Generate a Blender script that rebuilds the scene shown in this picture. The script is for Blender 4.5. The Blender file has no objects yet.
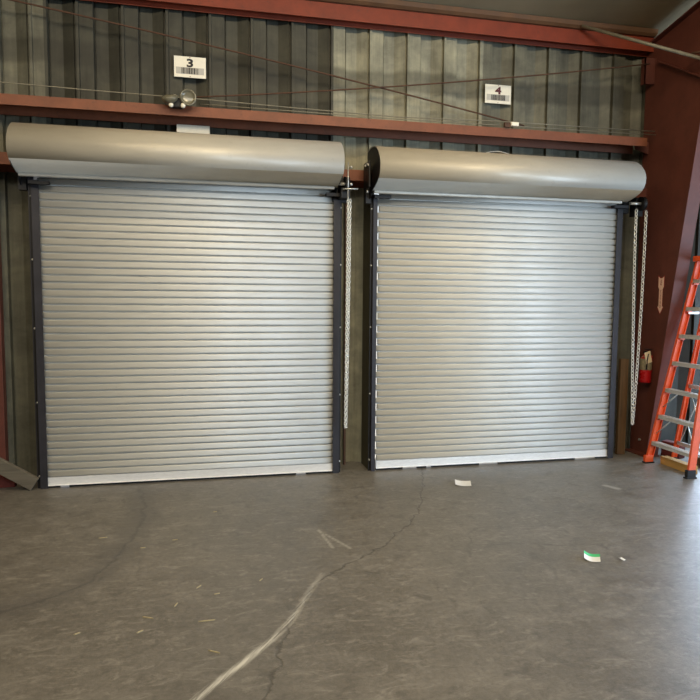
import bpy, bmesh, math, random
from mathutils import Vector, Matrix, Euler
random.seed(7)
S = bpy.context.scene
COL = S.collection
PI = math.pi

# ------------------------------------------------------------------ camera
cam = bpy.data.cameras.new('camera')
cam.sensor_width = 36.0
cam.lens = 660.18 / 700 * 36.0
cam.clip_start = 0.05
cam.clip_end = 200
camo = bpy.data.objects.new('camera', cam)
COL.objects.link(camo)
YAW, PITCH, ROLL = -0.2264, -0.0839, -0.0075
Rm = Matrix.Rotation(YAW, 4, 'Z') @ Matrix.Rotation(PITCH, 4, 'X') @ Matrix.Rotation(ROLL, 4, 'Y')
camo.matrix_world = Matrix.Translation((1.3791, -6.4685, 1.808)) @ Rm @ Matrix.Rotation(PI / 2, 4, 'X')
S.camera = camo

# ------------------------------------------------------------------ view
S.view_settings.view_transform = 'Standard'
S.view_settings.look = 'None'
S.view_settings.gamma = 1.0
S.view_settings.use_curve_mapping = False
S.view_settings.exposure = -0.12

# ------------------------------------------------------------------ world
W = bpy.data.worlds.new('world')
S.world = W
W.use_nodes = True
wn = W.node_tree
bg = wn.nodes['Background']
sky = wn.nodes.new('ShaderNodeTexSky')
sky.sky_type = 'HOSEK_WILKIE'
sky.sun_direction = (0.3, 0.5, 0.7)
sky.turbidity = 7.0
wn.links.new(sky.outputs[0], bg.inputs[0])
bg.inputs[1].default_value = 3.2


def light(name, kind, loc, target, energy, color, size=None, size_y=None):
    l = bpy.data.lights.new(name, kind)
    l.energy = energy
    l.color = color
    if kind == 'AREA':
        l.shape = 'RECTANGLE'
        l.size = size
        l.size_y = size_y
    o = bpy.data.objects.new(name, l)
    COL.objects.link(o)
    o.location = loc
    d = Vector(target) - Vector(loc)
    o.rotation_euler = d.to_track_quat('-Z', 'Y').to_euler()
    return o


WARM = (1.0, 0.80, 0.50)
COOL = (0.72, 0.86, 1.0)
# fluorescent row under the roof
light('tube_row_light', 'AREA', (1.9, -2.2, 4.95), (1.9, -2.0, 0), 100, WARM, 7.5, 0.14)
# warm high bay lamps over the shop floor
light('high_bay_light', 'AREA', (3.2, -4.6, 5.3), (3.2, -2.6, 0), 105, WARM, 1.6, 0.8)
light('high_bay_light', 'AREA', (-0.9, -4.8, 5.3), (-0.6, -3.0, 0), 50, WARM, 1.6, 0.8)
# pale fill lamp added under the closed roof for more ambient light
light('overhead_fill', 'AREA', (1.5, -8.6, 6.1), (1.8, -3.0, 1.0), 440, (1.0, 0.93, 0.80), 9.0, 1.6)
# daylight entering the open dock door of the next bay and the open door behind
light('dock_door_daylight', 'AREA', (8.70, 0.25, 1.05), (6.8, -3.0, -0.6), 320, (0.58, 0.77, 1.0), 2.4, 1.9)
light('rear_door_daylight', 'AREA', (9.35, -12.9, 1.9), (5.0, 0.0, 1.8), 620, (0.66, 0.83, 1.0), 3.4, 3.0)
light('side_cool_fill', 'AREA', (10.9, -4.2, 1.4), (6.5, -4.0, -0.9), 430, (0.56, 0.75, 1.0), 4.6, 2.4)  # added lamp at an unseen side opening, cools the right of the floor
# sun outside, on the apron beyond the doors
sun = light('sun', 'SUN', (12, 20, 20), (9.5, 12, 0), 5.0, (1.0, 0.95, 0.88))
sun.data.angle = 0.01

# ------------------------------------------------------------------ helpers


def lin(c):
    return tuple(((v / 255) / 12.92 if v / 255 <= 0.04045 else ((v / 255 + 0.055) / 1.055) ** 2.4) for v in c) + (1,)


class NB:
    """small node-building helper"""

    def __init__(s, name):
        s.m = bpy.data.materials.new(name)
        s.m.use_nodes = True
        s.t = s.m.node_tree
        s.b = s.t.nodes['Principled BSDF']
        s.n = s.t.nodes

    def new(s, kind, **kw):
        n = s.n.new(kind)
        for k, v in kw.items():
            setattr(n, k, v)
        return n

    def put(s, sock, v):
        if isinstance(v, bpy.types.NodeSocket):
            s.t.links.new(v, sock)
        else:
            sock.default_value = v

    def math(s, op, a, b=None, clamp=False):
        n = s.new('ShaderNodeMath', operation=op, use_clamp=clamp)
        s.put(n.inputs[0], a)
        if b is not None:
            s.put(n.inputs[1], b)
        return n.outputs[0]

    def vm(s, op, a, b=None, scale=None):
        n = s.new('ShaderNodeVectorMath', operation=op)
        s.put(n.inputs[0], a)
        if b is not None:
            s.put(n.inputs[1], b)
        if scale is not None:
            s.put(n.inputs['Scale'], scale)
        return n.outputs['Value'] if op in ('LENGTH', 'DOT_PRODUCT', 'DISTANCE') else n.outputs[0]

    def pos(s):
        return s.new('ShaderNodeTexCoord').outputs['Object']

    def noise(s, vec, scale, detail=4, rough=.6, dist=0.0):
        n = s.new('ShaderNodeTexNoise')
        s.put(n.inputs['Vector'], vec)
        n.inputs['Scale'].default_value = scale
        n.inputs['Detail'].default_value = detail
        n.inputs['Roughness'].default_value = rough
        n.inputs['Distortion'].default_value = dist
        return n.outputs['Fac']

    def ramp(s, fac, stops, interp='LINEAR'):
        n = s.new('ShaderNodeValToRGB')
        n.color_ramp.interpolation = interp
        e = n.color_ramp.elements
        while len(e) < len(stops):
            e.new(0.5)
        for el, (p, c) in zip(e, stops):
            el.position = p
            el.color = c if len(c) == 4 else tuple(c) + (1,)
        s.put(n.inputs[0], fac)
        return n.outputs[0]

    def mapr(s, v, a, b, c, d, smooth=False):
        n = s.new('ShaderNodeMapRange', clamp=True)
        if smooth:
            n.interpolation_type = 'SMOOTHSTEP'
        s.put(n.inputs[0], v)
        for i, x in enumerate((a, b, c, d)):
            n.inputs[i + 1].default_value = x
        return n.outputs[0]

    def mix(s, fac, a, b, mode='MIX'):
        n = s.new('ShaderNodeMix', data_type='RGBA', blend_type=mode)
        s.put(n.inputs[0], fac)
        s.put(n.inputs[6], a)
        s.put(n.inputs[7], b)
        return n.outputs[2]

    def scalev(s, vec, sc):
        return s.vm('MULTIPLY', vec, sc)

    def bump(s, h, strength, dist=0.01):
        n = s.new('ShaderNodeBump')
        n.inputs['Strength'].default_value = strength
        n.inputs['Distance'].default_value = dist
        s.put(n.inputs['Height'], h)
        s.t.links.new(n.outputs[0], s.b.inputs['Normal'])

    def out(s, color=None, rough=None, metal=None, spec=None):
        if color is not None:
            s.put(s.b.inputs['Base Color'], color)
        if rough is not None:
            s.put(s.b.inputs['Roughness'], rough)
        if metal is not None:
            s.put(s.b.inputs['Metallic'], metal)
        if spec is not None:
            s.b.inputs['Specular IOR Level'].default_value = spec
        return s.m


def simple(name, rgb, rough=.5, metal=0.0, var=.15, scale=12, bump=0.0, spec=.5, stretch=(1, 1, 1)):
    n = NB(name)
    p = n.scalev(n.pos(), stretch)
    f = n.noise(p, scale, 5, .65)
    a = lin(rgb)
    dk = tuple(v * (1 - var) for v in a[:3]) + (1,)
    lt = tuple(min(1, v * (1 + var)) for v in a[:3]) + (1,)
    c = n.ramp(f, [(.3, dk), (.7, lt)])
    r = n.mapr(f, .3, .7, max(0, rough - .06), min(1, rough + .06))
    if bump:
        n.bump(f, bump)
    return n.out(c, r, metal, spec)


M = {}
# corrugated wall: sheets 1.63 m wide of different tone, horizontal dirt bands, streaks
n = NB('corrugated_sheet_metal')
P = n.new('ShaderNodeNewGeometry').outputs['Position']
sx = n.new('ShaderNodeSeparateXYZ')
n.put(sx.inputs[0], P)
X, Y, Z = sx.outputs
t = n.mapr(X, -6, 14, 0, 1)


def tx(x):
    return (x + 6) / 20


g = lambda v: (v * 1.0, v * .96, v * .70, 1)
base = n.ramp(t, [(0, g(.12)), (tx(-.04), g(.050)), (tx(1.13), g(.055)), (tx(2.74), g(.26)), (tx(4.36), g(.135)), (tx(5.2), g(.105)), (tx(6.42), g(.03))], 'CONSTANT')
st = n.noise(n.scalev(P, (9, 9, .7)), 1.6, 6, .7)
bl = n.noise(n.scalev(P, (1.6, 1.6, 2.2)), 2.1, 5, .65, .3)
stc = n.ramp(st, [(.3, (.76, .76, .76)), (.72, (1.25, 1.25, 1.25))])
blc = n.ramp(bl, [(.34, (.74, .74, .74)), (.5, (1, 1, 1)), (.68, (1.3, 1.28, 1.22))])
c = n.mix(1, base, stc, 'MULTIPLY')
c = n.mix(1, c, blc, 'MULTIPLY')
# scoured dirt band that runs across the sheets between the two girts
bn = n.noise(n.scalev(P, (.8, .8, .2)), 2.0, 3, .5)
zz = n.math('ADD', Z, n.math('MULTIPLY', bn, .18))
band = n.math('MULTIPLY', n.mapr(zz, 3.98, 4.04, 0, 1, True), n.mapr(zz, 4.20, 4.26, 1, 0, True))
c = n.mix(n.math('MULTIPLY', band, .5), c, (.028, .026, .019, 1))
fine = n.noise(P, 60, 4, .7)
n.bump(fine, .15, .004)
M['sheet'] = n.out(c, .62, .15, .4)

# rolling steel door paint
n = NB('grey_door_paint')
P = n.new('ShaderNodeNewGeometry').outputs['Position']
f = n.noise(n.scalev(P, (1.2, 1.2, 14)), 2.2, 5, .6)
f2 = n.noise(P, 35, 4, .7)
c = n.ramp(f, [(.3, (.59, .575, .525)), (.7, (.67, .655, .60))])
c = n.mix(n.mapr(f2, .62, .78, 0, .25), c, (.30, .29, .26, 1))
n.bump(f, .10, .02)
M['slat'] = n.out(c, n.mapr(f2, .3, .7, .38, .48), .08, .42)

n = NB('grey_hood_steel')
P = n.new('ShaderNodeNewGeometry').outputs['Position']
f = n.noise(n.scalev(P, (.7, 2, 2)), 2.5, 5, .6)
f2 = n.noise(P, 14, 6, .7)
c = n.ramp(f, [(.3, (.42, .39, .33)), (.7, (.49, .46, .39))])
c = n.mix(n.mapr(f2, .60, .75, 0, .35), c, (.24, .22, .18, 1))
n.bump(f, .12, .02)
M['hood'] = n.out(c, n.mapr(f2, .3, .7, .34, .44), .15, .45)

M['guide'] = simple('dark_guide_steel', (48, 46, 50), .5, .3, .2, 9)
M['black'] = simple('black_steel', (26, 24, 24), .5, .3, .2, 20)
M['alum'] = simple('bare_aluminium', (236, 234, 230), .36, .35, .08, 22, stretch=(1, 1, 6))
M['zinc'] = simple('zinc_plated_steel', (205, 203, 196), .36, .7, .1, 40)
M['chain'] = simple('galvanised_chain', (225, 222, 212), .34, .45, .12, 60)
M['step'] = simple('ladder_tread_aluminium', (192, 189, 184), .42, .4, .15, 30, stretch=(6, 1, 1))
M['rubber'] = simple('black_rubber', (22, 21, 22), .75, 0, .2, 30)
M['orange'] = simple('orange_fibreglass', (216, 84, 34), .42, 0, .12, 14)
M['red'] = simple('red_enamel', (176, 22, 26), .3, 0, .08, 10)
M['silver_label'] = simple('silver_label', (150, 140, 112), .45, .2, .3, 40)
M['paper'] = simple('white_paper', (228, 226, 222), .8, 0, .04, 30)
M['tagpaper'] = simple('cream_tag_card', (226, 208, 170), .8, 0, .08, 30)
M['green'] = simple('green_printed_paper', (70, 190, 120), .7, 0, .06, 30)
M['ink'] = simple('black_ink', (22, 18, 20), .6, 0, .1, 30)
M['redink'] = simple('dark_red_ink', (140, 40, 36), .6, 0, .1, 30)
M['maroonink'] = simple('maroon_ink', (84, 26, 34), .6, 0, .1, 30)
M['greyprint'] = simple('pale_grey_print', (186, 182, 172), .7, 0, .05, 30)
M['sticker'] = simple('cream_sticker', (226, 190, 168), .6, 0, .08, 30)
M['lens'] = simple('clear_lamp_lens', (108, 104, 88), .15, .1, .1, 30)
M['cable'] = simple('dusty_grey_cable', (128, 122, 104), .55, .2, .15, 20)
M['whiteplastic'] = simple('white_plastic', (232, 226, 208), .4, 0, .05, 20)
M['roof'] = simple('roof_insulation_facing', (138, 126, 100), .75, 0, .14, 1.2, .1)
M['olive'] = simple('olive_grey_steel', (66, 62, 44), .6, .1, .2, 8)
M['eave'] = simple('brown_eave_closure', (96, 66, 40), .7, 0, .25, 5)
M['shell'] = simple('grey_sheet_wall', (96, 94, 86), .7, 0, .2, 2)
M['asphalt'] = simple('outside_concrete', (190, 186, 178), .85, 0, .1, 4)


def redpaint(name, rgb, dirt):
    n = NB(name)
    P = n.new('ShaderNodeNewGeometry').outputs['Position']
    f = n.noise(P, 4.5, 6, .7)
    f2 = n.noise(P, 22, 5, .7)
    a = lin(rgb)
    dk = tuple(v * .72 for v in a[:3]) + (1,)
    c = n.ramp(f, [(.32, dk), (.62, a)])
    c = n.mix(n.mapr(f2, .58, .72, 0, dirt), c, (.05, .03, .022, 1))
    n.bump(f2, .08, .004)
    return n.out(c, .55, 0, .4)


M['girt'] = redpaint('red_oxide_girt_paint', (126, 72, 46), .5)
M['beam'] = redpaint('red_oxide_beam_paint', (132, 52, 26), .5)
M['column'] = redpaint('dark_red_column_paint', (98, 53, 42), .25)
M['rust'] = simple('rusty_rod_steel', (84, 58, 42), .75, .2, .3, 25)


def wood(name, rgb, rough=.75, v=.3, st=(2, 2, 24)):
    n = NB(name)
    p = n.scalev(n.pos(), st)
    f = n.noise(p, 1.6, 6, .65, .5)
    a = lin(rgb)
    c = n.ramp(f, [(.3, tuple(x * (1 - v) for x in a[:3]) + (1,)), (.7, tuple(min(1, x * (1 + v)) for x in a[:3]) + (1,))])
    n.bump(f, .2, .004)
    return n.out(c, rough, 0, .3)


M['plank'] = wood('dark_weathered_wood', (96, 72, 44), st=(24, 24, 2))
M['grey_board'] = wood('grey_weathered_wood', (98, 90, 76), st=(1.5, 20, 20))
M['block'] = wood('tan_lumber', (186, 146, 84), st=(20, 2.5, 20), v=.2)
M['redwood'] = wood('dark_red_painted_wood', (92, 40, 34), st=(8, 2, 8))
M['splinter'] = wood('pale_splintered_wood', (172, 158, 124), st=(8, 8, 8), v=.15)

# ---- concrete floor with cracks and a scrape
n = NB('worn_concrete_floor')
P = n.new('ShaderNodeNewGeometry').outputs['Position']
big = n.noise(P, .55, 5, .55, .4)
mid = n.noise(n.scalev(P, (1, 1.25, 1)), 3.4, 9, .74, .2)
fin = n.noise(P, 28, 6, .75)
c = n.ramp(mid, [(.30, (.100, .090, .076)), (.42, (.130, .119, .102)), (.56, (.150, .138, .120)), (.72, (.205, .192, .168))])
bgc = n.ramp(big, [(.32, (.84, .83, .82)), (.68, (1.14, 1.13, 1.11))])
c = n.mix(1, c, bgc, 'MULTIPLY')
fc = n.ramp(fin, [(.3, (.76, .76, .76)), (.7, (1.2, 1.2, 1.2))])
c = n.mix(1, c, fc, 'MULTIPLY')
scf = n.noise(n.scalev(P, (1, 2.6, 1)), 5.5, 8, .8, 1.2)
c = n.mix(n.mapr(scf, .52, .64, 0, .55), c, (.27, .25, .215, 1))
drk = n.noise(P, 7.5, 6, .7, .6)
c = n.mix(n.mapr(drk, .53, .66, 0, .55), c, (.075, .068, .058, 1))
pit = n.noise(P, 38, 3, .6)
c = n.mix(n.mapr(pit, .68, .74, 0, .6), c, (.05, .045, .04, 1))
# jitter coordinates for ragged lines
nz = n.new('ShaderNodeTexNoise')
n.put(nz.inputs['Vector'], P)
nz.inputs['Scale'].default_value = 7
nz.inputs['Detail'].default_value = 5
off = n.vm('SCALE', n.vm('SUBTRACT', nz.outputs['Color'], (.5, .5, .5)), scale=.16)
Q = n.vm('MULTIPLY', n.vm('ADD', P, off), (1, 1, 0))


def segdist(q, a, b):
    a = Vector((a[0], a[1], 0))
    b = Vector((b[0], b[1], 0))
    d = b - a
    pa = n.vm('SUBTRACT', q, tuple(a))
    h = n.math('MULTIPLY', n.vm('DOT_PRODUCT', pa, tuple(d)), 1 / d.length_squared, clamp=True)
    return n.vm('LENGTH', n.vm('SUBTRACT', pa, n.vm('SCALE', tuple(d), scale=h)))


def path(q, pts):
    r = None
    for a, b in zip(pts, pts[1:]):
        d = segdist(q, a, b)
        r = d if r is None else n.math('MINIMUM', r, d)
    return r


crack = path(Q, [(3.65, 0), (3.29, -1.05), (3.03, -1.57), (2.68, -2.0), (2.36, -2.24), (2.114, -2.477), (1.982, -2.704), (1.879, -2.92), (1.79, -3.2), (1.65, -3.65), (1.3, -4.6)])
left = path(Q, [(.83, -.14), (.94, -.97), (.87, -1.52), (.81, -1.88), (.695, -2.18), (.553, -2.36), (.314, -2.5), (-.5, -2.7)])
short = path(Q, [(3.458, -1.8), (3.333, -2.03), (3.17, -2.34)])
r2 = path(Q, [(3.32, -2.13), (3.66, -2.16), (4.02, -2.31), (4.22, -2.32), (4.29, -2.61)])
r3 = path(Q, [(2.83, -2.39), (2.82, -2.9), (2.81, -3.37)])
r4 = path(Q, [(3.66, -2.16), (3.67, -2.5), (3.61, -2.8)])
brk = n.noise(P, 5, 3, .6)
hair = n.mapr(crack, .003, .012, .5, 0)
c = n.mix(hair, c, (.035, .03, .026, 1))
c = n.mix(n.mapr(left, .0, .020, .65, 0), c, (.05, .046, .044, 1))
stain = n.mapr(n.math('ADD', left, n.math('MULTIPLY', mid, .25)), .10, .36, .5, 0, True)
c = n.mix(stain, c, (.085, .08, .075, 1))
for d_, w_ in ((short, .5), (r2, .45), (r3, .3), (r4, .3)):
    m_ = n.math('MULTIPLY', n.mapr(d_, .003, .018, w_, 0), n.mapr(brk, .38, .55, .2, 1))
    c = n.mix(m_, c, (.045, .04, .036, 1))
# pale scrape
Q2 = n.vm('MULTIPLY', n.vm('ADD', P, n.vm('SCALE', off, scale=.12)), (1, 1, 0))
scr = path(Q2, [(2.143, -2.391), (1.982, -2.704), (1.855, -2.973), (1.714, -3.168), (1.559, -3.344), (1.436, -3.479), (1.346, -3.584), (1.05, -3.9)])
wid = n.mapr(n.new('ShaderNodeSeparateXYZ').outputs[0], 0, 1, 0, 1)
sp = n.new('ShaderNodeSeparateXYZ')
n.put(sp.inputs[0], P)
fade = n.mapr(sp.outputs[1], -2.45, -3.3, .22, .95)
cs = n.new('ShaderNodeCombineXYZ')
n.put(cs.inputs[0], n.math('MULTIPLY', n.vm('DOT_PRODUCT', P, (.83, -.55, 0)), 70))
n.put(cs.inputs[1], n.math('MULTIPLY', n.vm('DOT_PRODUCT', P, (.55, .83, 0)), 3.5))
streak = n.noise(cs.outputs[0], 1.0, 4, .65)
m_ = n.math('MULTIPLY', n.math('MULTIPLY', n.mapr(scr, .004, .030, 1, 0), fade), n.mapr(streak, .40, .56, .12, 1))
c = n.mix(m_, c, (.60, .58, .52, 1))
sc2 = path(Q2, [(2.265, -1.6), (2.30, -1.97)])
sc3 = path(Q2, [(2.30, -1.70), (2.42, -2.0)])
m_ = n.math('MULTIPLY', n.mapr(n.math('MINIMUM', sc2, sc3), .005, .02, .4, 0), n.mapr(streak, .36, .52, .3, 1))
c = n.mix(m_, c, (.45, .43, .38, 1))
smear = path(Q2, [(5.17, -.98), (5.22, -1.09)])
c = n.mix(n.mapr(smear, .01, .05, .5, 0), c, (.5, .48, .43, 1))
spk = n.noise(P, 55, 2, .5)
c = n.mix(n.mapr(spk, .74, .78, 0, .35), c, (.36, .33, .28, 1))
h = n.math('ADD', n.math('MULTIPLY', fin, .5), n.math('MULTIPLY', n.mapr(crack, 0, .014, -1, 0), .6))
n.bump(h, .28, .010)
M['floor'] = n.out(c, n.mapr(mid, .3, .7, .36, .50), 0, .5)


class MB:
    def __init__(s):
        s.bm = bmesh.new()

    def box(s, lo, hi, bev=0.0, mat=None):
        v = [(lo[0] if i & 1 == 0 else hi[0], lo[1] if i & 2 == 0 else hi[1], lo[2] if i & 4 == 0 else hi[2]) for i in range(8)]
        if mat is not None:
            v = [mat @ Vector(p) for p in v]
        vs = [s.bm.verts.new(p) for p in v]
        F = [s.bm.faces.new([vs[i] for i in q]) for q in ((0, 2, 3, 1), (4, 5, 7, 6), (0, 1, 5, 4), (2, 6, 7, 3), (0, 4, 6, 2), (1, 3, 7, 5))]
        if bev:
            E = list({e for f in F for e in f.edges})
            bmesh.ops.bevel(s.bm, geom=E, offset=bev, segments=2, affect='EDGES', profile=.6)
        return s

    def prism(s, prof, axis, a, b, cap=True, smooth=False, closed=True):
        """prof: 2d points; axis x: (y,z), y: (x,z), z: (x,y)"""
        def P(p, t):
            return {'x': (t, p[0], p[1]), 'y': (p[0], t, p[1]), 'z': (p[0], p[1], t)}[axis]
        A = [s.bm.verts.new(P(p, a)) for p in prof]
        B = [s.bm.verts.new(P(p, b)) for p in prof]
        m = len(prof)
        for i in range(m if closed else m - 1):
            j = (i + 1) % m
            f = s.bm.faces.new((A[i], A[j], B[j], B[i]))
            f.smooth = smooth
        if cap and closed:
            s.bm.faces.new(A[::-1])
            s.bm.faces.new(B)
        return s

    def tube(s, a, b, r, r2=None, seg=12, cap=True):
        a = Vector(a)
        b = Vector(b)
        r2 = r if r2 is None else r2
        q = (b - a).to_track_quat('Z', 'Y')
        A, B = [], []
        for i in range(seg):
            t = 2 * PI * i / seg
            d = q @ Vector((math.cos(t), math.sin(t), 0))
            A.append(s.bm.verts.new(a + d * r))
            B.append(s.bm.verts.new(b + d * r2))
        for i in range(seg):
            j = (i + 1) % seg
            f = s.bm.faces.new((A[i], A[j], B[j], B[i]))
            f.smooth = True
        if cap:
            s.bm.faces.new(A[::-1])
            s.bm.faces.new(B)
        return s

    def poly(s, pts, r, seg=8):
        """round bar along a polyline, mitred"""
        pts = [Vector(p) for p in pts]
        rings = []
        for i, p in enumerate(pts):
            d = (pts[min(i + 1, len(pts) - 1)] - pts[max(i - 1, 0)]).normalized()
            q = d.to_track_quat('Z', 'Y')
            rings.append([s.bm.verts.new(p + q @ Vector((math.cos(2 * PI * k / seg) * r, math.sin(2 * PI * k / seg) * r, 0))) for k in range(seg)])
        for A, B in zip(rings, rings[1:]):
            # align rings to avoid twisting
            best = min(range(seg), key=lambda o: sum((A[k].co - B[(k + o) % seg].co).length for k in range(seg)))
            B[:] = B[best:] + B[:best]
            for k in range(seg):
                f = s.bm.faces.new((A[k], A[(k + 1) % seg], B[(k + 1) % seg], B[k]))
                f.smooth = True
        s.bm.faces.new(rings[0][::-1])
        s.bm.faces.new(rings[-1])
        return s

    def lathe(s, prof, o, axis=(0, 0, 1), seg=24):
        """prof (r,h) list; revolve about axis through o"""
        o = Vector(o)
        q = Vector(axis).to_track_quat('Z', 'Y')
        rings = []
        for r, hh in prof:
            if r < 1e-6:
                rings.append([s.bm.verts.new(o + q @ Vector((0, 0, hh)))])
            else:
                rings.append([s.bm.verts.new(o + q @ Vector((math.cos(2 * PI * k / seg) * r, math.sin(2 * PI * k / seg) * r, hh))) for k in range(seg)])
        for A, B in zip(rings, rings[1:]):
            for k in range(seg):
                k2 = (k + 1) % seg
                vs = [A[0] if len(A) == 1 else A[k], A[0] if len(A) == 1 else A[k2], B[0] if len(B) == 1 else B[k2], B[0] if len(B) == 1 else B[k]]
                u = []
                for v in vs:
                    if v not in u:
                        u.append(v)
                if len(u) > 2:
                    f = s.bm.faces.new(u)
                    f.smooth = True
        return s

    def link(s, c, d, side, L, Wd, r, seg=6, n=12):
        """one oval chain link centred on c, long axis d, flat in plane (d, side)"""
        d = Vector(d).normalized()
        side = Vector(side).normalized()
        nrm = d.cross(side)
        c = Vector(c)
        rings = []
        for i in range(n):
            t = 2 * PI * i / n
            p = c + d * math.cos(t) * L / 2 + side * math.sin(t) * Wd / 2
            rad = (d * math.cos(t) * Wd + side * math.sin(t) * L).normalized()
            rings.append([s.bm.verts.new(p + rad * math.cos(2 * PI * k / seg) * r + nrm * math.sin(2 * PI * k / seg) * r) for k in range(seg)])
        for i in range(n):
            A, B = rings[i], rings[(i + 1) % n]
            for k in range(seg):
                f = s.bm.faces.new((A[k], A[(k + 1) % seg], B[(k + 1) % seg], B[k]))
                f.smooth = True
        return s

    def obj(s, name, mat, parent=None, origin=None, recalc=True):
        if recalc:
            bmesh.ops.recalc_face_normals(s.bm, faces=s.bm.faces)
        me = bpy.data.meshes.new(name)
        s.bm.to_mesh(me)
        s.bm.free()
        mats = mat if isinstance(mat, (list, tuple)) else [mat]
        for m in mats:
            me.materials.append(M[m] if isinstance(m, str) else m)
        o = bpy.data.objects.new(name, me)
        COL.objects.link(o)
        if origin is not None:
            me.transform(Matrix.Translation(-Vector(origin)))
            o.location = origin
        if parent is not None:
            o.parent = parent
            if origin is not None:
                pass
        return o


def tag(o, label=None, cat=None, group=None, kind=None):
    if label:
        o['label'] = label
    if cat:
        o['category'] = cat
    if group:
        o['group'] = group
    if kind:
        o['kind'] = kind
    return o


def empty(name, loc, label=None, cat=None, group=None, kind=None):
    o = bpy.data.objects.new(name, None)
    o.empty_display_size = .1
    COL.objects.link(o)
    o.location = loc
    return tag(o, label, cat, group, kind)


def adopt(o, root):
    """parent o (built in world coordinates) to root keeping its place"""
    o.parent = root
    loc = Vector(root.location)
    r = root
    while r.parent:
        r = r.parent
        loc += Vector(r.location)
    o.matrix_parent_inverse = Matrix.Translation(-loc)
    return o


# ================================================================== structure
m = MB()
m.box((-6, -14, -.2), (11.1, .42, 0))
tag(m.obj('floor', 'floor'), 'worn brown grey concrete floor with cracks and a pale scrape', 'floor', kind='structure')
m = MB()
m.box((-30, .42, -.25), (40, 30, -.03))
m.box((-30, -40, -.25), (40, -14.101, -.03))
m.box((11.101, -14.101, -.25), (40, .42, -.03))
tag(m.obj('ground_outside', 'asphalt'), 'sunlit concrete apron outside the rolling doors', 'ground', kind='structure')

WY = .36           # inner face plane of the corrugated wall
RZ = lambda y: 4.735 - .19 * (y - .2)


def corrug(x0, x1, z0, z1, mb, step=.4045, ph=2.735):
    """deep ribbed sheet, one period: raised flat, side, recessed flat, side, small lap rib"""
    prof = [(0, -.038), (.014, -.038), (.018, -.015), (.140, -.015), (.146, .046), (.154, .046), (.158, .034), (.270, .034), (.370, -.016), (.376, .004), (.392, .004), (.395, -.038)]
    pts = []
    k = math.floor((x0 - ph) / step) - 1
    while ph + k * step < x1 + step:
        for a, d in prof:
            pts.append((ph + k * step + a, WY + d))
        k += 1
    q = []
    for (xa, ya), (xb, yb) in zip(pts, pts[1:]):
        if xb < x0 or xa > x1 or xb - xa < 1e-6:
            continue
        if xa < x0:
            ya = ya + (yb - ya) * (x0 - xa) / (xb - xa)
            xa = x0
        if xb > x1:
            yb = ya + (yb - ya) * (x1 - xa) / (xb - xa)
            xb = x1
        if not q:
            q.append((xa, ya))
        q.append((xb, yb))
    back = [(x1, WY + .055), (x0, WY + .055)]
    mb.prism(q + back, 'z', z0, z1)


OPEN = [(-.03, 2.73), (3.10, 5.87), (7.45, 9.95)]
m = MB()
xs = -6
for a, b in OPEN:
    corrug(xs, a, 0, 4.70, m)
    corrug(a, b, 2.92, 4.70, m)
    xs = b
corrug(xs, 11.1, 0, 4.70, m)
tag(m.obj('wall_back', 'sheet'), 'stained grey corrugated metal wall holding the two rolling doors', 'wall', kind='structure')

m = MB()
m.prism([(.42, RZ(.42)), (-14, RZ(-14)), (-14, RZ(-14) + .1), (.42, RZ(.42) + .1)], 'x', -6, 11.1)
tag(m.obj('ceiling', 'roof'), 'sloping beige brown roof lining above the eave beam', 'ceiling', kind='structure')
m = MB()
m.prism([(.42, 0), (-14, 0), (-14, RZ(-14)), (.42, RZ(.42))], 'x', -6.1, -6)
tag(m.obj('wall_left', 'shell'), 'plain grey side wall out of frame to the left', 'wall', kind='structure')
m = MB()
m.prism([(.42, 0), (-1.8, 0), (-1.8, RZ(-1.8)), (.42, RZ(.42))], 'x', 11, 11.1)
m.prism([(-1.8, 3.5), (-6.6, 3.5), (-6.6, RZ(-6.6)), (-1.8, RZ(-1.8))], 'x', 11, 11.1)
m.prism([(-6.6, 0), (-14, 0), (-14, RZ(-14)), (-6.6, RZ(-6.6))], 'x', 11, 11.1)
tag(m.obj('wall_right', 'shell'), 'plain grey side wall with a wide opening added for cool side light, out of frame to the right', 'wall', kind='structure')
m = MB()
m.box((-6, -14.1, 0), (7.8, -14, RZ(-14)))
m.box((7.8, -14.1, 3.6), (10.9, -14, RZ(-14)))
m.box((10.9, -14.1, 0), (11.1, -14, RZ(-14)))
tag(m.obj('wall_front', 'shell'), 'plain grey wall behind the camera with an open doorway', 'wall', kind='structure')

# eave strut: channel with its red face to the room
m = MB()
y0 = .19
z0, z1 = 4.525, 4.675
m.prism([(y0, z0), (y0 + .012, z0), (y0 + .012, z1 - .012), (.29, z1 - .012), (.29, z0 - .02), (.30, z0 - .02), (.30, z1), (y0, z1)], 'x', -6, 6.355)
tag(m.obj('trim_1', 'beam'), 'red eave beam along the top of the corrugated wall under the roof', 'beam', kind='structure')
m = MB()
m.prism([(.21, 4.677), (.16, 4.677), (.13, 4.70), (.12, 4.742), (.21, 4.725)], 'x', -6, 6.355)
tag(m.obj('trim_2', 'eave'), 'brown closure strip between the red eave beam and the roof', 'trim', kind='structure')


def girt(x0, x1, z, mb, yf=.13, h=.095):
    # channel lying on its side, open at the bottom: front flange, top web, longer rear flange
    mb.prism([(yf, z), (yf, z + h), (.30, z + h), (.30, z - .03), (.294, z - .03), (.294, z + h - .008), (yf + .006, z + h - .008), (yf + .006, z)], 'x', x0, x1)


m = MB()
girt(-6, 6.22, 3.458, m, .05, .092)
g1 = tag(m.obj('trim_3', 'girt'), 'long red wall girt running above both door hoods', 'girt', kind='structure')
m = MB()
girt(-6, 6.08, 2.94, m, .05, .105)
g2 = tag(m.obj('trim_4', 'girt'), 'lower red wall girt behind the hoods, seen between the two doors', 'girt', kind='structure')

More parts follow.
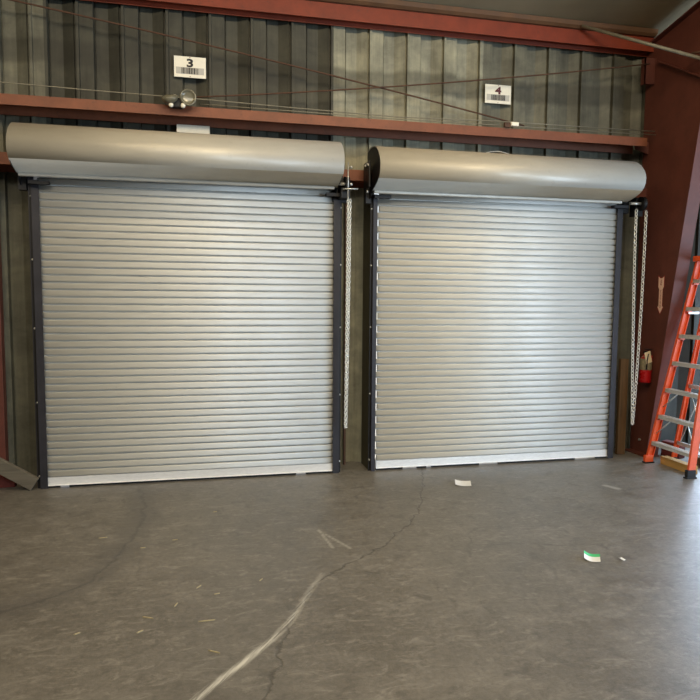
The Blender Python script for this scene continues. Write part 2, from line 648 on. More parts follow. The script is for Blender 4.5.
# jamb channels behind the guides
for i, (a, b) in enumerate(((-.085, -.035), (2.745, 2.775), (3.075, 3.105), (5.87, 5.90))):
    m = MB()
    m.box((a, .0, 0), (b, .315, 2.92))
    tag(m.obj('trim_%d' % (5 + i), 'guide' if i < 2 else 'olive'),
        ['dark steel jamb behind the left guide of the left rolling door', 'dark steel jamb behind the right guide of the left rolling door',
         'dark steel jamb behind the left guide of the right rolling door', 'dark steel jamb behind the right guide of the right rolling door'][i],
        'door jamb', kind='structure')
m = MB()
m.box((-.55, .20, 0), (-.398, .30, 2.92), .004)
tag(m.obj('trim_9', 'column'), 'dark red steel post at the left edge beside the left door', 'post', kind='structure')

m = MB()
m.box((2.872, .27, 0), (2.892, .312, 2.93))
tag(m.obj('trim_10', 'rust'), 'thin rusty upright strip on the wall between the two doors', 'trim', kind='structure')
# ================================================================== column
root = empty('steel_column', (6.36, 0, 0), 'dark red tapered steel column between the right rolling door and the ladder', 'column')
yin = lambda z: -.065 - .164 * z   # inner flange line


def adoptb(mb, name, mat, root, label=None):
    o = adopt(mb.obj(name, mat), root)
    if label:
        o['label'] = label
    return o


ZK = 3.95
rl = lambda y: RZ(y) - .125
m = MB()
m.prism([(.30, 0), (.30, rl(.30)), (-6.0, rl(-6.0)), (-6.0, rl(-6) - .62), (yin(ZK), ZK), (yin(0), 0)], 'x', 6.356, 6.366)
adoptb(m, 'web', 'column', root)
m = MB()
f = [(yin(0), 0), (yin(ZK), ZK), (yin(ZK) - .014, ZK), (yin(0) - .014, 0)]
m.prism(f, 'x', 6.288, 6.438)
adoptb(m, 'inner_flange', 'column', root)
m = MB()
m.prism([(yin(ZK) - .014, ZK - .01), (yin(ZK), ZK), (-6, rl(-6) - .62), (-6, rl(-6) - .634)], 'x', 6.288, 6.438)
adoptb(m, 'rafter_flange', 'column', root)
m = MB()
m.box((6.357, .29, 0), (6.438, .300, rl(.31) - .01))
adoptb(m, 'outer_flange', 'column', root)
m = MB()
m.prism([(.29, rl(.29) - .012), (.29, rl(.29)), (-6, rl(-6)), (-6, rl(-6) - .012)], 'x', 6.288, 6.438)
adoptb(m, 'top_flange', 'column', root)
m = MB()
m.prism([(.05, 4.38), (.05, 4.37), (yin(ZK) + .02, ZK + .005), (yin(ZK) + .02, ZK + .015)], 'x', 6.30, 6.355)
adoptb(m, 'stiffener', 'column', root)
m = MB()
m.box((6.23, .15, 4.16), (6.355, .162, 4.44))
m.box((6.23, .15, 4.16), (6.24, .22, 4.44))
adoptb(m, 'gusset_plate', 'column', root)
for zc_ in (3.50, 2.98):
    m = MB()
    m.prism([(6.18, zc_ - .04), (6.355, zc_ - .09), (6.355, zc_ + .05), (6.18, zc_ + .04)], 'y', .20, .21)
    adoptb(m, 'girt_clip', 'column', root)
m = MB()
m.box((6.27, -.075, 0), (6.46, .29, .016))
adoptb(m, 'base_plate', 'column', root)
for z in (.06,):
    m = MB()
    m.tube((6.356, .12, .16), (6.335, .12, .16), .014, seg=6)
    adoptb(m, 'bolt', 'zinc', root)

# ================================================================== rolling doors
PITCH_S = .0667
NS = 42


def curtain(x0, x1, gaps, seed):
    rnd = random.Random(seed)
    mb = MB()
    zb = .092
    for k in range(NS):
        z = zb + k * PITCH_S
        xl, xr = x0 - .012, x1 + .012
        if gaps and k % 2 == 0:
            xl = x0 + gaps
        elif gaps:
            xl = x0 - .002
        xr = x1 + (.006 if k % 2 else -.004)
        if not gaps:
            xl = x0 + (.004 if k % 2 else -.006)
        tz = rnd.uniform(-.0006, .0006)
        prof = [(.024, 0), (.024, .0112), (-.0066, .0120), (-.0076, .020), (-.0082, .032), (-.0082, .044), (-.0076, .056), (-.0066, .0655), (.024, PITCH_S)]
        A = [mb.bm.verts.new((xl, p[0] + tz, z + p[1])) for p in prof]
        B = [mb.bm.verts.new((xr, p[0] - tz, z + p[1])) for p in prof]
        for i in range(len(prof) - 1):
            fc_ = mb.bm.faces.new((A[i], B[i], B[i + 1], A[i + 1]))
            fc_.smooth = 2 <= i < len(prof) - 2
        # flat back so the curtain has thickness
        C_ = [mb.bm.verts.new((x, .028, zz_)) for x, zz_ in ((xl, z), (xr, z), (xr, z + PITCH_S), (xl, z + PITCH_S))]
        mb.bm.faces.new((C_[1], C_[0], C_[3], C_[2]))
        mb.bm.faces.new(A[::1] + [C_[3], C_[0]])
        mb.bm.faces.new([C_[1], C_[2]] + B[::-1])
        mb.bm.faces.new((A[0], C_[0], C_[1], B[0]))
        mb.bm.faces.new((A[-1], B[-1], C_[2], C_[3]))
    return mb


HOODP = [(.045, 3.225), (-.06, 3.240), (-.17, 3.236), (-.26, 3.214), (-.335, 3.173), (-.395, 3.118), (-.432, 3.058), (-.440, 3.00), (-.430, 2.952),
         (-.402, 2.912), (-.355, 2.880), (-.292, 2.855), (-.218, 2.834), (-.135, 2.816)]


def resample(pr, sub=3):
    out = []
    m_ = len(pr)
    for i in range(m_ - 1):
        p0 = Vector(pr[max(i - 1, 0)])
        p1 = Vector(pr[i])
        p2 = Vector(pr[i + 1])
        p3 = Vector(pr[min(i + 2, m_ - 1)])
        for k in range(sub):
            t_ = k / sub
            out.append(.5 * ((2 * p1) + (p2 - p0) * t_ + (2 * p0 - 5 * p1 + 4 * p2 - p3) * t_ ** 2 + (3 * p1 - p0 - 3 * p2 + p3) * t_ ** 3))
    out.append(Vector(pr[-1]))
    return [tuple(p) for p in out]


def rolling_door(idx, x0, x1, hx0, hx1, label, gaps, seed, bolts, notches):
    root = empty('door_%d' % idx, (x0, 0, 0), label, 'rolling door', 'rolling steel doors in the corrugated wall', 'structure')
    adoptb(curtain(x0, x1, gaps, seed), 'curtain', 'slat', root)
    # bottom bar : two angles
    m = MB()
    m.box((x0 + .006, -.014, .022), (x1 - .006, -.006, .098), .0015)
    m.box((x0 + .006, -.030, .022), (x1 - .006, -.014, .027))
    m.box((x0 + .006, .016, .022), (x1 - .006, .022, .118))
    b = adoptb(m, 'bottom_bar', 'alum', root, 'bright aluminium bottom bar')
    # rubber seal, lifted in a few places where daylight comes under
    m = MB()
    xs_ = [x0 + .006]
    for a, c_ in notches:
        m.box((xs_[-1], -.004, .0), (a, .016, .022))
        xs_.append(c_)
    m.box((xs_[-1], -.004, .0), (x1 - .006, .016, .022))
    adoptb(m, 'bottom_seal', 'rubber', root)
    for side in (0, 1):
        m = MB()
        s_ = 1 if side else -1
        xe = x1 if side else x0
        lo, hi = sorted((xe, xe + s_ * .068))
        lo2, hi2 = sorted((xe - s_ * .012, xe + s_ * .052))
        # front leg, back leg, web
        if gaps and not side:
            lo2 = xe - .052
            hi2 = xe - .010
        m.box((lo2, -.038, 0), (hi2, -.030, 2.80))
        lo3, hi3 = sorted((xe + s_ * .044, xe + s_ * .052))
        m.box((lo3, -.030, 0), (hi3, .0, 2.80))
        gd = adoptb(m, 'guide', 'guide', root)
        lo4, hi4 = sorted((xe + s_ * .052, xe + s_ * .074))
        m = MB()
        m.box((lo4, -.006, 0), (hi4, .0, 2.80))
        adoptb(m, 'guide_angle', 'black', root)
        for z in bolts:
            m = MB()
            xb = xe + s_ * .064
            m.lathe([(0, .010), (.006, .009), (.0095, .005), (.010, 0), (0, 0)], (xb, -.006, z), (0, -1, 0), 10)
            adoptb(m, 'bolt', 'zinc', root)
    # hood
    P1 = resample(HOODP)
    m = MB()
    P2 = [(p[0], p[1]) for p in P1]
    inner = [(p[0] + (.004 if i else 0), p[1] - .003) for i, p in enumerate(P2)]
    m.prism(P2 + inner[::-1], 'x', hx0, hx1, smooth=True, cap=True)
    ho = adoptb(m, 'hood', 'hood', root)
    # rolled lip under the front of the hood
    m = MB()
    m.prism([(-.125, 2.835), (-.165, 2.826), (-.172, 2.815), (-.170, 2.796), (-.160, 2.790), (-.125, 2.800)], 'x', hx0 + .02, hx1 - (.04 if idx == 1 else .08), smooth=False)
    adoptb(m, 'hood_lip', 'hood', root)
    if idx == 1:
        for o_ in root.children:
            if o_.name.startswith(('hood',)):
                o_.location.z += .018
    # end brackets (dark plates) closing the hood
    for side in (0, 1):
        X0 = hx1 - .008 if side else hx0 + .002
        m = MB()
        m.prism([(p[0] + .012, p[1] - .010 if p[1] > 3 else p[1] + .010) for p in P1] + [(-.11, 2.78), (.045, 2.72)], 'x', X0, X0 + .006)
        adoptb(m, 'end_bracket', 'black', root)
        m = MB()
        lo, hi = sorted((X0, (x1 + .11) if side else (x0 - .11)))
        m.box((lo - .02, -.03, 2.71), (hi + .02, .05, 2.90))
        adoptb(m, 'bracket_angle', 'black', root)
        m = MB()
        a_ = x1 - .10 if side else x0 - .06
        m.box((a_, -.11, 2.755), (a_ + .17, -.045, 2.785))
        adoptb(m, 'guide_flare', 'black', root)
    # stiffening header strip: first plain sheet above the slats
    return root


BOLTS = (.115, .80, 1.48, 2.10, 2.66)
d1 = rolling_door(1, 0.0, 2.701, -.14, 2.705, 'wide grey rolling steel door below sign 3, left of the two', 0, 1, BOLTS,
                  [(.11, .19), (2.32, 2.42)])
d2 = rolling_door(2, 3.142, 5.843, 3.045, 5.865, 'grey rolling steel door below sign 4, right of the two, daylight at its left edge', .018, 2, BOLTS,
                  [(3.44, 3.60), (3.70, 3.76), (4.30, 4.52), (5.44, 5.70)])

# dark chain gear beside each hood and its chain


def hoist(x, yc, zc, label, root_x, rad=.10):
    root = empty('chain_hoist', (x, yc, zc), label, 'chain hoist')
    m = MB()
    m.lathe([(0, -.014), (rad * .86, -.014), (rad, -.020), (rad, -.014), (rad * .88, 0), (rad, .014), (rad, .020), (rad * .86, .014), (0, .014)], (x, yc, zc), (0, 1, 0) if False else (1, 0, 0), 28)
    adoptb(m, 'chain_wheel', 'black', root)
    m = MB()
    m.tube((min(x, root_x), yc, zc), (max(x, root_x) + .03, yc, zc), .016, seg=12)
    adoptb(m, 'shaft', 'zinc', root)
    m = MB()
    m.box((x - .045, yc + .03, zc - .13), (x + .045, -.02, zc + .07), .006)
    adoptb(m, 'housing', 'black', root)
    return root


h1 = hoist(2.775, -.20, 2.86, 'dark chain hoist with light crossed rods at the right end of the left hood', 2.70, .07)
m = MB()
m.tube((2.775, -.275, 2.73), (2.775, -.275, 3.05), .006, seg=8)
m.tube((2.72, -.285, 2.80), (2.87, -.285, 2.805), .006, seg=8)
adoptb(m, 'cross_rod', 'zinc', h1, 'light steel crossed rods')
for (dx, dz) in ((.045, 3.02), (.045, 2.86)):
    m = MB()
    m.lathe([(0, .012), (.012, .010), (.016, 0), (0, 0)], (2.775 + dx, -.20, dz), (0, -1, 0), 12)
    adoptb(m, 'bolt', 'zinc', h1)
h2 = hoist(6.03, -.16, 2.80, 'dark chain hoist at the right end of the right hood beside the column', 5.89, .075)
h3 = empty('gear_bracket', (2.99, -.2, 2.95), 'dark bearing bracket with bolts at the left end of the right hood', 'bracket')
m = MB()
m.box((2.992, -.22, 2.84), (3.010, .0, 3.09), .008)
adoptb(m, 'plate', 'black', h3)
for yy, zz_ in ((-.18, 3.09), (-.20, 3.05), (-.1, 3.06), (-.18, 2.80)):
    m = MB()
    m.lathe([(0, .014), (.011, .012), (.014, 0), (0, 0)], (2.992, yy, min(zz_, 3.06)), (-1, 0, 0), 10)
    adoptb(m, 'bolt', 'zinc', h3)


def chain(name, pts, label, L=.036, r=.0042, wd=.018):
    """chain of oval links along a polyline (a closed hanging loop)"""
    mb = MB()
    pts = [Vector(p) for p in pts]
    # arc-length walk
    segs = [(a, b, (b - a).length) for a, b in zip(pts, pts[1:])]
    tot = sum(s_[2] for s_ in segs)
    pitch = L - 2 * r
    k = 0
    d = 0
    while d < tot:
        acc = 0
        for a, b, l in segs:
            if d <= acc + l:
                c_ = a + (b - a) * ((d - acc) / l)
                dr = (b - a).normalized()
                break
            acc += l
        side = Vector((1, .25, 0)) if k % 2 else Vector((-.25, 1, 0))
        side = (side - dr * side.dot(dr)).normalized()
        mb.link(c_, dr, side, L, wd, r)
        k += 1
        d += pitch
    return tag(mb.obj(name, 'chain'), label, 'chain', 'hand chains of the rolling doors')


def loop(xa, xb, y, zt, zb, xm):
    P_ = []
    N = 14
    for i in range(N + 1):
        t_ = i / N
        P_.append((xa + (xm - .006 - xa) * t_ ** 1.6, y - .006, zt + (zb - zt) * t_))
    for i in range(N, -1, -1):
        t_ = i / N
        P_.append((xb + (xm + .010 - xb) * t_ ** (2.2 if abs(xb - xa) > .06 else 1.6), y + .006, zt + (zb - zt) * t_))
    return P_


chain('hand_chain', loop(2.790, 2.816, -.20, 2.72, .50, 2.782), 'light steel hand chain hanging between the two rolling doors')
chain('hand_chain', loop(5.965, 6.095, -.16, 2.72, .415, 6.033), 'light steel hand chain loop hanging in front of the dark red column', .046, .0048, .029)

# ================================================================== signs


def text_mesh(txt, size, name, mat, parent, loc, rot=(PI / 2, 0, 0), ext=.0006, align='CENTER', bold=0.0):
    cu = bpy.data.curves.new(name, 'FONT')
    cu.body = txt
    cu.size = size
    cu.extrude = ext
    cu.offset = bold
    cu.align_x = align
    cu.align_y = 'CENTER'
    to = bpy.data.objects.new('tmp', cu)
    COL.objects.link(to)
    dg = bpy.context.evaluated_depsgraph_get()
    me = bpy.data.meshes.new_from_object(to.evaluated_get(dg))
    bpy.data.objects.remove(to)
    me.name = name
    me.materials.clear()
    me.materials.append(M[mat])
    if len(txt) == 1:
        me.transform(Matrix.Diagonal((1.35, 1, 1, 1)))
    me.transform(Euler(rot).to_matrix().to_4x4())
    me.transform(Matrix.Translation(Vector(loc)))
    o = bpy.data.objects.new(name, me)
    COL.objects.link(o)
    return adopt(o, parent)


def sign(cx, cz, w, hgt, num, label, y, ink, seed, sheet='sign', tilt=0):
    root = empty('number_sign', (cx, y, cz), label, 'sign')
    m = MB()
    m.box((cx - w / 2, y, cz - hgt / 2), (cx + w / 2, y + .006, cz + hgt / 2), .001)
    adoptb(m, 'plate', 'whiteplastic', root)
    m = MB()
    m.box((cx - w * .44, y - .0012, cz - hgt * .34), (cx + w * .44, y - .0002, cz - hgt * .02))
    adoptb(m, 'print_panel', 'greyprint', root, 'pale grey printed band')
    text_mesh(num, hgt * .52, 'digit', ink, root, (cx, y - .002, cz + hgt * .17), bold=.004).scale = (1, 1, 1)
    rnd = random.Random(seed)
    m = MB()
    x = cx - w * .27
    while x < cx + w * .25:
        b = rnd.choice((.003, .004, .007, .010))
        m.box((x, y - .0028, cz - hgt * .33), (x + b, y - .0014, cz - hgt * .04))
        x += b + rnd.choice((.003, .004, .006))
    adoptb(m, 'barcode', 'ink', root)
    for s_ in (1, -1):
        m = MB()
        m.lathe([(0, .003), (.004, .002), (.005, 0), (0, 0)], (cx, y - .0002, cz + s_ * hgt * .455), (0, -1, 0), 8)
        adoptb(m, 'screw', 'redink', root)
    return root


SY = .30
import math as _m
sign(1.331, 3.985, .30, .196, '3', 'white plate with number 3 and barcode above the left door', SY, 'ink', 3)
sign(4.552, 3.966, .30, .196, '4', 'white plate with number 4 and barcode above the right door', SY, 'maroonink', 4)
# plates lower down, mostly behind the hoods
m = MB()
m.box((1.20, .24, 3.17), (1.51, .246, 3.425), .001)
tag(m.obj('wall_plate', 'whiteplastic', origin=(1.355, .24, 3.17)), 'white plate mostly hidden behind the left hood, only its top edge showing', 'sign')
m = MB()
NN = 14
for i in range(NN):
    a0, a1 = i / NN, (i + 1) / NN
    f_ = lambda a: 3.262 + .028 * math.sin(PI * a) ** .7
    m.prism([(-.02, f_(a0)), (.045, f_(a0) + .002), (.045, f_(a0) + .006), (-.02, f_(a0) + .004)], 'x', 4.27 + .27 * a0, 4.27 + .27 * a1 + .0005)
tag(m.obj('paper_sheet', 'paper', origin=(4.4, 0, 3.262)), 'curled white sheet lying on top of the right hood', 'paper')

# ================================================================== emergency light
root = empty('emergency_light', (1.23, .0, 3.56), 'dusty emergency light with two round lamps on the girt below sign 3', 'emergency light')
m = MB()
m.box((1.165, -.03, 3.512), (1.27, .045, 3.60), .012)
adoptb(m, 'housing', 'black', root)
m = MB()
m.lathe([(0, .02), (.055, .015), (.075, .004), (.078, -.01), (.07, -.03), (.04, -.055), (0, -.06)], (1.150, -.05, 3.598), (-.15, -.35, .9), 24)
adoptb(m, 'lamp_head', 'lens', root)
m = MB()
m.lathe([(0, .0), (.040, .004), (.056, .006), (.060, .02), (.070, .022), (.076, .01), (.070, -.02), (.04, -.05), (0, -.055)], (1.312, -.05, 3.600), (.1, -1, -.05), 24)
adoptb(m, 'lamp_head', 'lens', root)
for bx in (1.160, 1.266):
    m = MB()
    m.lathe([(0, .022), (.012, .019), (.020, .009), (.022, 0), (.016, -.014), (0, -.02)], (bx, -.055, 3.523), (0, -1, -.4), 16)
    adoptb(m, 'bulb', 'whiteplastic', root, 'small white bulb under the housing')

# cables along the girt, bracing rods


def rod(name, a, b, r, mat, label, cat, sag=0, group=None):
    N = 16
    a, b = Vector(a), Vector(b)
    m = MB()
    m.poly([a + (b - a) * (i / N) + Vector((0, 0, -sag * 4 * (i / N) * (1 - i / N))) for i in range(N + 1)], r)
    return tag(m.obj(name, mat), label, cat, group)


def cable(name, pts, r, mat, label, cat):
    m = MB()
    m.poly(pts, r)
    return tag(m.obj(name, mat), label, cat)


cable('conduit', [(-1.2, .09, 3.668), (-.208, .09, 3.655), (.5, .09, 3.642), (1.5, .09, 3.632), (2.4, .09, 3.612), (3.4, .09, 3.598), (4.45, .09, 3.625), (6.34, .09, 3.635)],
      .0055, 'cable', 'thin grey cable strung just above the girt along the whole wall', 'cable')
cable('conduit', [(1.42, .07, 3.582), (2.3, .07, 3.577), (3.3, .07, 3.572), (4.50, .07, 3.580), (6.34, .07, 3.592)],
      .0045, 'cable', 'lower grey cable close above the girt, from emergency light to column', 'cable')
rod('brace_rod', (-1.6, .17, 4.57), (4.80, .17, 3.62), .0085, 'rust', 'rusty brace rod falling from upper left to the girt below sign 4', 'brace rod', -.05)
rod('brace_rod', (1.35, .145, 3.66), (6.28, .145, 4.375), .0075, 'rust', 'rusty brace rod rising from the emergency light to the column', 'brace rod', .04)
root = empty('junction_box', (4.61, .02, 3.55), 'small white cable box on the girt below sign 4', 'junction box')
m = MB()
m.box((4.57, -.0, 3.567), (4.655, .045, 3.605), .006)
adoptb(m, 'box', 'whiteplastic', root)
m = MB()
m.box((4.50, .01, 3.551), (4.565, .046, 3.60), .006)
adoptb(m, 'bracket', 'rust', root, 'small rusty bracket')
m = MB()
m.tube((5.42, .125, 4.69), (6.350, -.783, 4.086), .017, seg=14)
tag(m.obj('steel_pipe', 'cable'), 'bare steel pipe slanting from the eave beam to the column', 'pipe')
m = MB()
m.tube((6.22, -.58, 4.235), (6.350, -.70, 4.24), .012, seg=10)
tag(m.obj('pipe_stub', 'rust'), 'short rusty pipe stub beside the slanting steel pipe', 'pipe')

# ================================================================== extinguisher + arrow sticker
root = empty('fire_extinguisher', (6.285, .0, .84), 'small red fire extinguisher with cream tag hung on the column', 'fire extinguisher')
ex, ey = 6.288, -.005
m = MB()
m.lathe([(0, .0), (.058, 0), (.064, .01), (.064, .24), (.058, .275), (.035, .30), (.022, .308), (.022, .325), (0, .325)], (ex, ey, .845), (0, 0, 1), 24)
adoptb(m, 'cylinder', 'red', root)
m = MB()
m.lathe([(.0650, .145), (.0655, .146), (.0655, .240), (.060, .270), (.040, .296)], (ex, ey, .845), (0, 0, 1), 24)
adoptb(m, 'name_label', 'silver_label', root, 'worn silver label band')
m = MB()
m.box((ex - .018, ey - .05, 1.17), (ex + .018, ey + .03, 1.20), .004)
m.box((ex - .014, ey - .085, 1.215), (ex + .014, ey + .02, 1.225), .003, None)
adoptb(m, 'valve_handle', 'black', root)
m = MB()
m.poly([(ex, ey - .04, 1.185), (ex - .03, ey - .075, 1.17), (ex - .05, ey - .085, 1.10), (ex - .045, ey - .075, 1.0)], .008, 8)
adoptb(m, 'hose', 'rubber', root)
m = MB()
Tm = Matrix.Translation((ex - .030, ey - .078, 1.135)) @ Matrix.Rotation(math.radians(-14), 4, 'Y') @ Matrix.Rotation(.2, 4, 'Z')
m.box((-.045, -.0008, -.065), (.045, .0008, .065), 0, Tm)
adoptb(m, 'tag', 'tagpaper', root, 'cream inspection tag')
m = MB()
m.box((6.32, -.025, .95), (6.355, .015, 1.15))
adoptb(m, 'wall_hook', 'red', root)

root = empty('arrow_sticker', (6.355, -.115, 1.84), 'cream and red downward arrow sticker on the column above the extinguisher', 'sticker')


def arrow(sc, xoff, mat, name, lab=None):
    yc = -.115
    pts = [(-.055, 2.03), (-.020, 2.01), (.020, 2.01), (.055, 2.03), (.055, 1.915), (.034, 1.89), (.034, 1.70), (.058, 1.70), (.0, 1.625), (-.058, 1.70), (-.034, 1.70), (-.034, 1.89), (-.055, 1.915)]
    pts = [(a * sc * .78, 1.83 + (b - 1.83) * (1 + (sc - 1) * .32)) for a, b in pts]
    m = MB()
    m.prism([(yc - a, b) for a, b in pts], 'x', 6.355 - xoff, 6.3555 - xoff + .0008)
    return adoptb(m, name, mat, root, lab)


arrow(1.22, .0010, 'redink', 'border', 'dark red border')
arrow(1.0, .0024, 'sticker', 'arrow')
RT = Euler((PI / 2, 0, -PI / 2))
rt = (RT.to_matrix().to_4x4() @ Matrix.Rotation(-PI / 2, 4, 'Z')).to_euler()
text_mesh('EXTINGUISHER', .029, 'lettering', 'redink', root, (6.3514, -.115, 1.785), rot=rt)
text_mesh('FIRE', .036, 'lettering', 'redink', root, (6.3514, -.115, 1.965), rot=rt)

# ================================================================== ladder
FX, FY, LW, LEAN, TAP = 6.118, -.275, .662, .179, .073
TOPZ = 2.19
lad = empty('step_ladder', (FX + .5, FY - LW / 2, 0), 'tall orange fibreglass step ladder with aluminium steps standing right of the column', 'ladder')
yc = FY - LW / 2


def hy(z):
    return LW / 2 - TAP * z


def rail(x_of, dpt, s_, z0, z1, name, inset=0.0, th=.028, web=.006):
    """C-channel rail: web outside, flanges front and back facing inward"""
    mb = MB()

    def ring(z):
        xo = x_of(z)
        ya = yc + s_ * (hy(z) - inset)          # outer face
        yi = ya - s_ * th
        yw = ya - s_ * web
        return [(xo, ya), (xo + dpt, ya), (xo + dpt, yi), (xo + dpt - web, yi), (xo + dpt - web, yw), (xo + web, yw), (xo + web, yi), (xo, yi)]
    A = [mb.bm.verts.new((p[0], p[1], z0)) for p in ring(z0)]
    B = [mb.bm.verts.new((p[0], p[1], z1)) for p in ring(z1)]
    for i in range(8):
        j = (i + 1) % 8
        mb.bm.faces.new((A[i], A[j], B[j], B[i]))
    mb.bm.faces.new(A[::-1])
    mb.bm.faces.new(B)
    return adoptb(mb, name, 'orange', lad)


fx = lambda z: FX + LEAN * z
rx = lambda z: fx(z) + .30 - .06 * z
for s_ in (1, -1):
    rail(fx, .078, s_, .05, TOPZ, 'front_rail')
    rail(rx, .055, s_, .05, TOPZ - .03, 'rear_rail', inset=.035, th=.026)
    # feet
    m = MB()
    yo = yc + s_ * hy(.03)
    a, b = sorted((yo + s_ * .008, yo - s_ * .034))
    m.box((fx(0) - .008, a, 0.012), (fx(0) + .088, b, .085), .004)
    adoptb(m, 'shoe', 'orange' if s_ > 0 else 'rubber', lad, 'orange boot' if s_ > 0 else 'black boot')
    m = MB()
    m.box((fx(0) - .02, a - .006, 0), (fx(0) + .10, b + .006, .014), .003)
    adoptb(m, 'foot_pad', 'rubber', lad)
    m = MB()
    a, b = sorted((yo - s_ * .03, yo - s_ * .065))
    m.box((rx(0) - .01, a, 0), (rx(0) + .065, b, .055), .004)
    adoptb(m, 'rear_foot', 'rubber', lad)
for k in range(7):
    z = .239 + .292 * k
    h_ = hy(z) - .006
    x0 = fx(z) + .004
    m = MB()
    # channel tread: top with ribs, front and back lips
    m.box((x0, yc - h_, z - .006), (x0 + .084, yc + h_, z), 0)
    m.box((x0, yc - h_, z - .036), (x0 + .004, yc + h_, z - .004), 0)
    m.box((x0 + .080, yc - h_, z - .030), (x0 + .084, yc + h_, z - .004), 0)
    for q in range(5):
        xr = x0 + .010 + q * .015
        m.box((xr, yc - h_, z), (xr + .004, yc + h_, z + .003), 0)
    st_ = adoptb(m, 'step', 'step', lad)
    for s_ in (1, -1):
        m = MB()
        m.box((x0 + .01, yc + s_ * h_ - .002 - (.03 if s_ > 0 else -.0), z - .052), (x0 + .07, yc + s_ * h_ + .002 + (.03 if s_ < 0 else 0), z - .034))
        o = m.obj('step_bracket', 'orange')
        o.parent = st_
    if k in (1, 2):
        for s_ in (1, -1):
            m = MB()
            m.tube((x0 + .05, yc + s_ * (h_ - .17), z - .03), (x0 - .01, yc + s_ * (h_ - .012), z - .20), .006, seg=8)
            adoptb(m, 'step_brace', 'zinc', lad)
for z in (.22, .85, 1.45, 2.0):
    m = MB()
    x0 = rx(z) + .02
    m.box((x0, yc - hy(z) + .05, z - .02), (x0 + .02, yc + hy(z) - .05, z + .02), .003)
    adoptb(m, 'rear_bar', 'step', lad)
for s_ in (1, -1):
    m = MB()
    y_ = yc + s_ * (hy(.5) - .075)
    m.tube((rx(.25) + .03, y_, .25), (rx(.85) + .03, yc + s_ * .02, .85), .006, seg=8)
    adoptb(m, 'rear_brace', 'zinc', lad)
    m = MB()
    z = 1.64
    y_ = yc + s_ * (hy(z) - .032)
    m.box((fx(z) + .05, y_ - .003, z - .012), (rx(z) + .02, y_ + .003, z + .012))
    adoptb(m, 'spreader', 'zinc', lad)
m = MB()
zt = TOPZ
m.box((fx(zt) - .02, yc - hy(zt) - .025, zt - .01), (fx(zt) + .25, yc + hy(zt) + .025, zt + .05), .012)
adoptb(m, 'top_cap', 'orange', lad)

# ================================================================== wood
m = MB()
Tm = Matrix.Translation((6.095, .12, 0)) @ Matrix.Rotation(math.radians(-1.6), 4, 'X') @ Matrix.Rotation(math.radians(1.2), 4, 'Y')
m.box((-.05, -.022, 0), (.05, .022, 1.10), .004, Tm)
tag(m.obj('wooden_plank', 'plank'), 'dark weathered plank standing upright between right door and column', 'plank')
# grey board leaning at the left edge
m = MB()
ang = math.atan2(.215, .30)
a = Vector((-.13, -.02, 0.0))
Tm = Matrix.Translation(a) @ Matrix.Rotation(math.radians(33), 4, 'Y')
m.box((-1.5, -.05, .0), (0, .0, .125), .005, Tm)
tag(m.obj('wooden_board', 'grey_board'), 'grey weathered board lying aslant on the floor at the left edge', 'board')
m = MB()
m.box((-1.4, .08, 0), (-.30, .17, .10), .005)
tag(m.obj('wooden_beam', 'redwood'), 'dark timber on the floor behind the leaning grey board', 'timber')
m = MB()
m.box((6.262, -.80, .0), (6.350, -.35, .085), .006)
tag(m.obj('lumber_block', 'block'), 'short tan lumber block on the floor under the ladder', 'lumber block')
m = MB()
Tm = Matrix.Translation((6.62, -.66, 0)) @ Matrix.Rotation(math.radians(-18), 4, 'Z')
m.box((-.045, -.2, 0), (.045, .28, .085), .005, Tm)
tag(m.obj('timber_offcut', 'plank'), 'brown timber offcut lying askew behind the tan block', 'timber')
m = MB()
Tm = Matrix.Translation((6.62, -.10, 0)) @ Matrix.Rotation(math.radians(20), 4, 'Z')
m.box((-.06, -.11, 0), (.06, .11, .17), .01, Tm)
tag(m.obj('red_wooden_block', 'redwood'), 'dark red wooden block under the ladder by the column foot', 'block')
# crumpled dark cloth behind
bm_ = MB()
bmesh.ops.create_icosphere(bm_.bm, subdivisions=3, radius=1)
for v in bm_.bm.verts:
    nn = 1 + .18 * math.sin(7 * v.co.x + 3 * v.co.z) * math.cos(5 * v.co.y) + random.uniform(-.04, .04)
    v.co = Vector((v.co.x * .12 * nn + 7.0, v.co.y * .22 * nn - .38, max(0, v.co.z * .15 * nn + .10)))
for f_ in bm_.bm.faces:
    f_.smooth = True
tag(bm_.obj('crumpled_cloth', 'rubber'), 'crumpled black cloth heap on the floor behind the ladder steps', 'cloth')

# ================================================================== litter


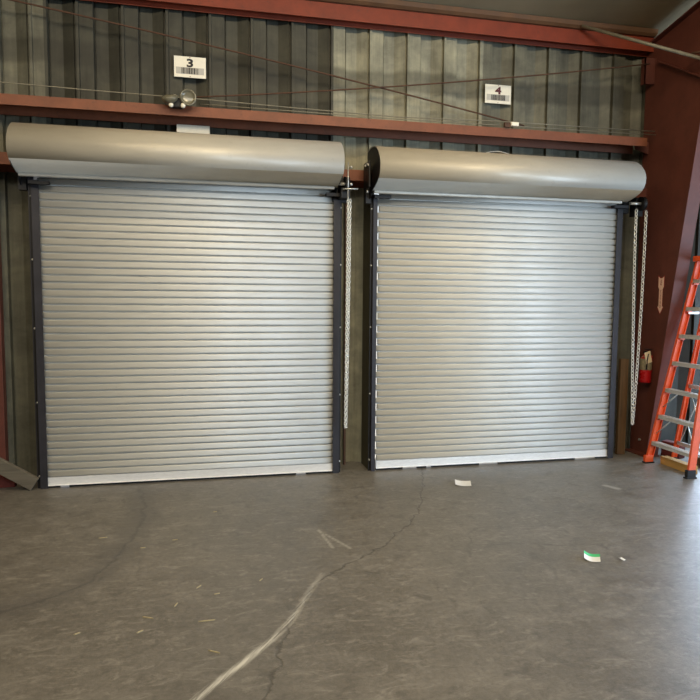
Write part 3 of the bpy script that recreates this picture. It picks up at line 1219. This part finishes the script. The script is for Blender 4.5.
def sheet(name, cx, cy, w, d, rot, mats, label, cat, curl=.02, split=None):
    mb = MB()
    N = 8
    V = []
    for j in range(2):
        V.append([])
        for k, kv in enumerate((0, split, 1) if split else (0, 1)):
            row = []
            for i in range(N + 1):
                u = i / N - .5
                z = .0022 + curl * (2 * u) ** 2 * (.35 + .65 * (u < 0)) + (.0016 if j else 0)
                p = Vector((u * w, (kv - .5) * d, z + .006 * kv))
                p = Matrix.Rotation(rot, 3, 'Z') @ p
                row.append(mb.bm.verts.new((cx + p.x, cy + p.y, p.z)))
            V[j].append(row)
    for i in range(N):
        for j in range(2):
            for k in range(len(V[j]) - 1):
                f_ = mb.bm.faces.new((V[j][k][i], V[j][k][i + 1], V[j][k + 1][i + 1], V[j][k + 1][i]))
                if split is not None and k == 1:
                    f_.material_index = 1
        for k in (0, len(V[0]) - 1):
            f_ = mb.bm.faces.new((V[0][k][i], V[0][k][i + 1], V[1][k][i + 1], V[1][k][i]))
    for k in range(len(V[0]) - 1):
        for e_ in (0, N):
            mb.bm.faces.new((V[0][k][e_], V[0][k + 1][e_], V[1][k + 1][e_], V[1][k][e_]))
    return tag(mb.obj(name, mats), label, cat)


sheet('paper_slip', 3.843, -.655, .15, .15, -.35, 'paper', 'white paper slip on the floor below the right door', 'paper', .012)
sheet('paper_wrapper', 4.015, -2.53, .105, .125, -.55, ['paper', 'green'], 'white and green paper wrapper curled on the right floor', 'paper', .020, .62)
sheet('paper_scrap', 4.205, -2.594, .03, .035, .3, 'paper', 'tiny white paper scrap right of the green wrapper', 'paper', .006)
spl = [(1.365, -2.421, .9, .05), (1.471, -2.541, .2, .035), (1.235, -2.635, 1.2, .05), (1.408, -2.866, .02, .09), (.733, -2.864, .5, .035), (.675, -1.435, .1, .06), (.978, -1.696, 0, .035),
       (1.195, -1.585, .1, .04), (1.087, -2.762, -.5, .07), (1.057, -2.912, .6, .04), (1.749, -2.40, .9, .04), (1.438, -3.198, -.6, .07), (1.497, -1.007, .1, .03)]
ml = None
where = ['nearest the middle of the left floor', 'right of the long middle splinters', 'standing steeply in line with the scrape', 'longest and level, left of the pale scrape', 'lowest at the left',
         'closest to the left door', 'left of two small level ones', 'right of two small level ones', 'slanting above the lowest slanting one', 'short, just below another slanting one',
         'beside the dark crack', 'nearest the camera', 'below the middle of the left door']
for i, (x, y, r_, L_) in enumerate(spl):
    mb = MB()
    w_ = .0032
    Tm = Matrix.Translation((x, y, .0)) @ Matrix.Rotation(r_, 4, 'Z')
    pts = [(-L_ / 2, 0), (-L_ * .3, -w_), (L_ * .35, -w_ * .7), (L_ / 2, .001), (L_ * .2, w_), (-L_ * .3, w_ * .8)]
    A = [mb.bm.verts.new(Tm @ Vector((p[0], p[1], 0))) for p in pts]
    B = [mb.bm.verts.new(Tm @ Vector((p[0], p[1], .005))) for p in pts]
    for k in range(6):
        mb.bm.faces.new((A[k], A[(k + 1) % 6], B[(k + 1) % 6], B[k]))
    mb.bm.faces.new(A[::-1])
    mb.bm.faces.new(B)
    tag(mb.obj('wood_splinter', 'splinter'), 'pale wood splinter on the floor, ' + where[i], 'splinter', 'pale splinters scattered on the left floor')
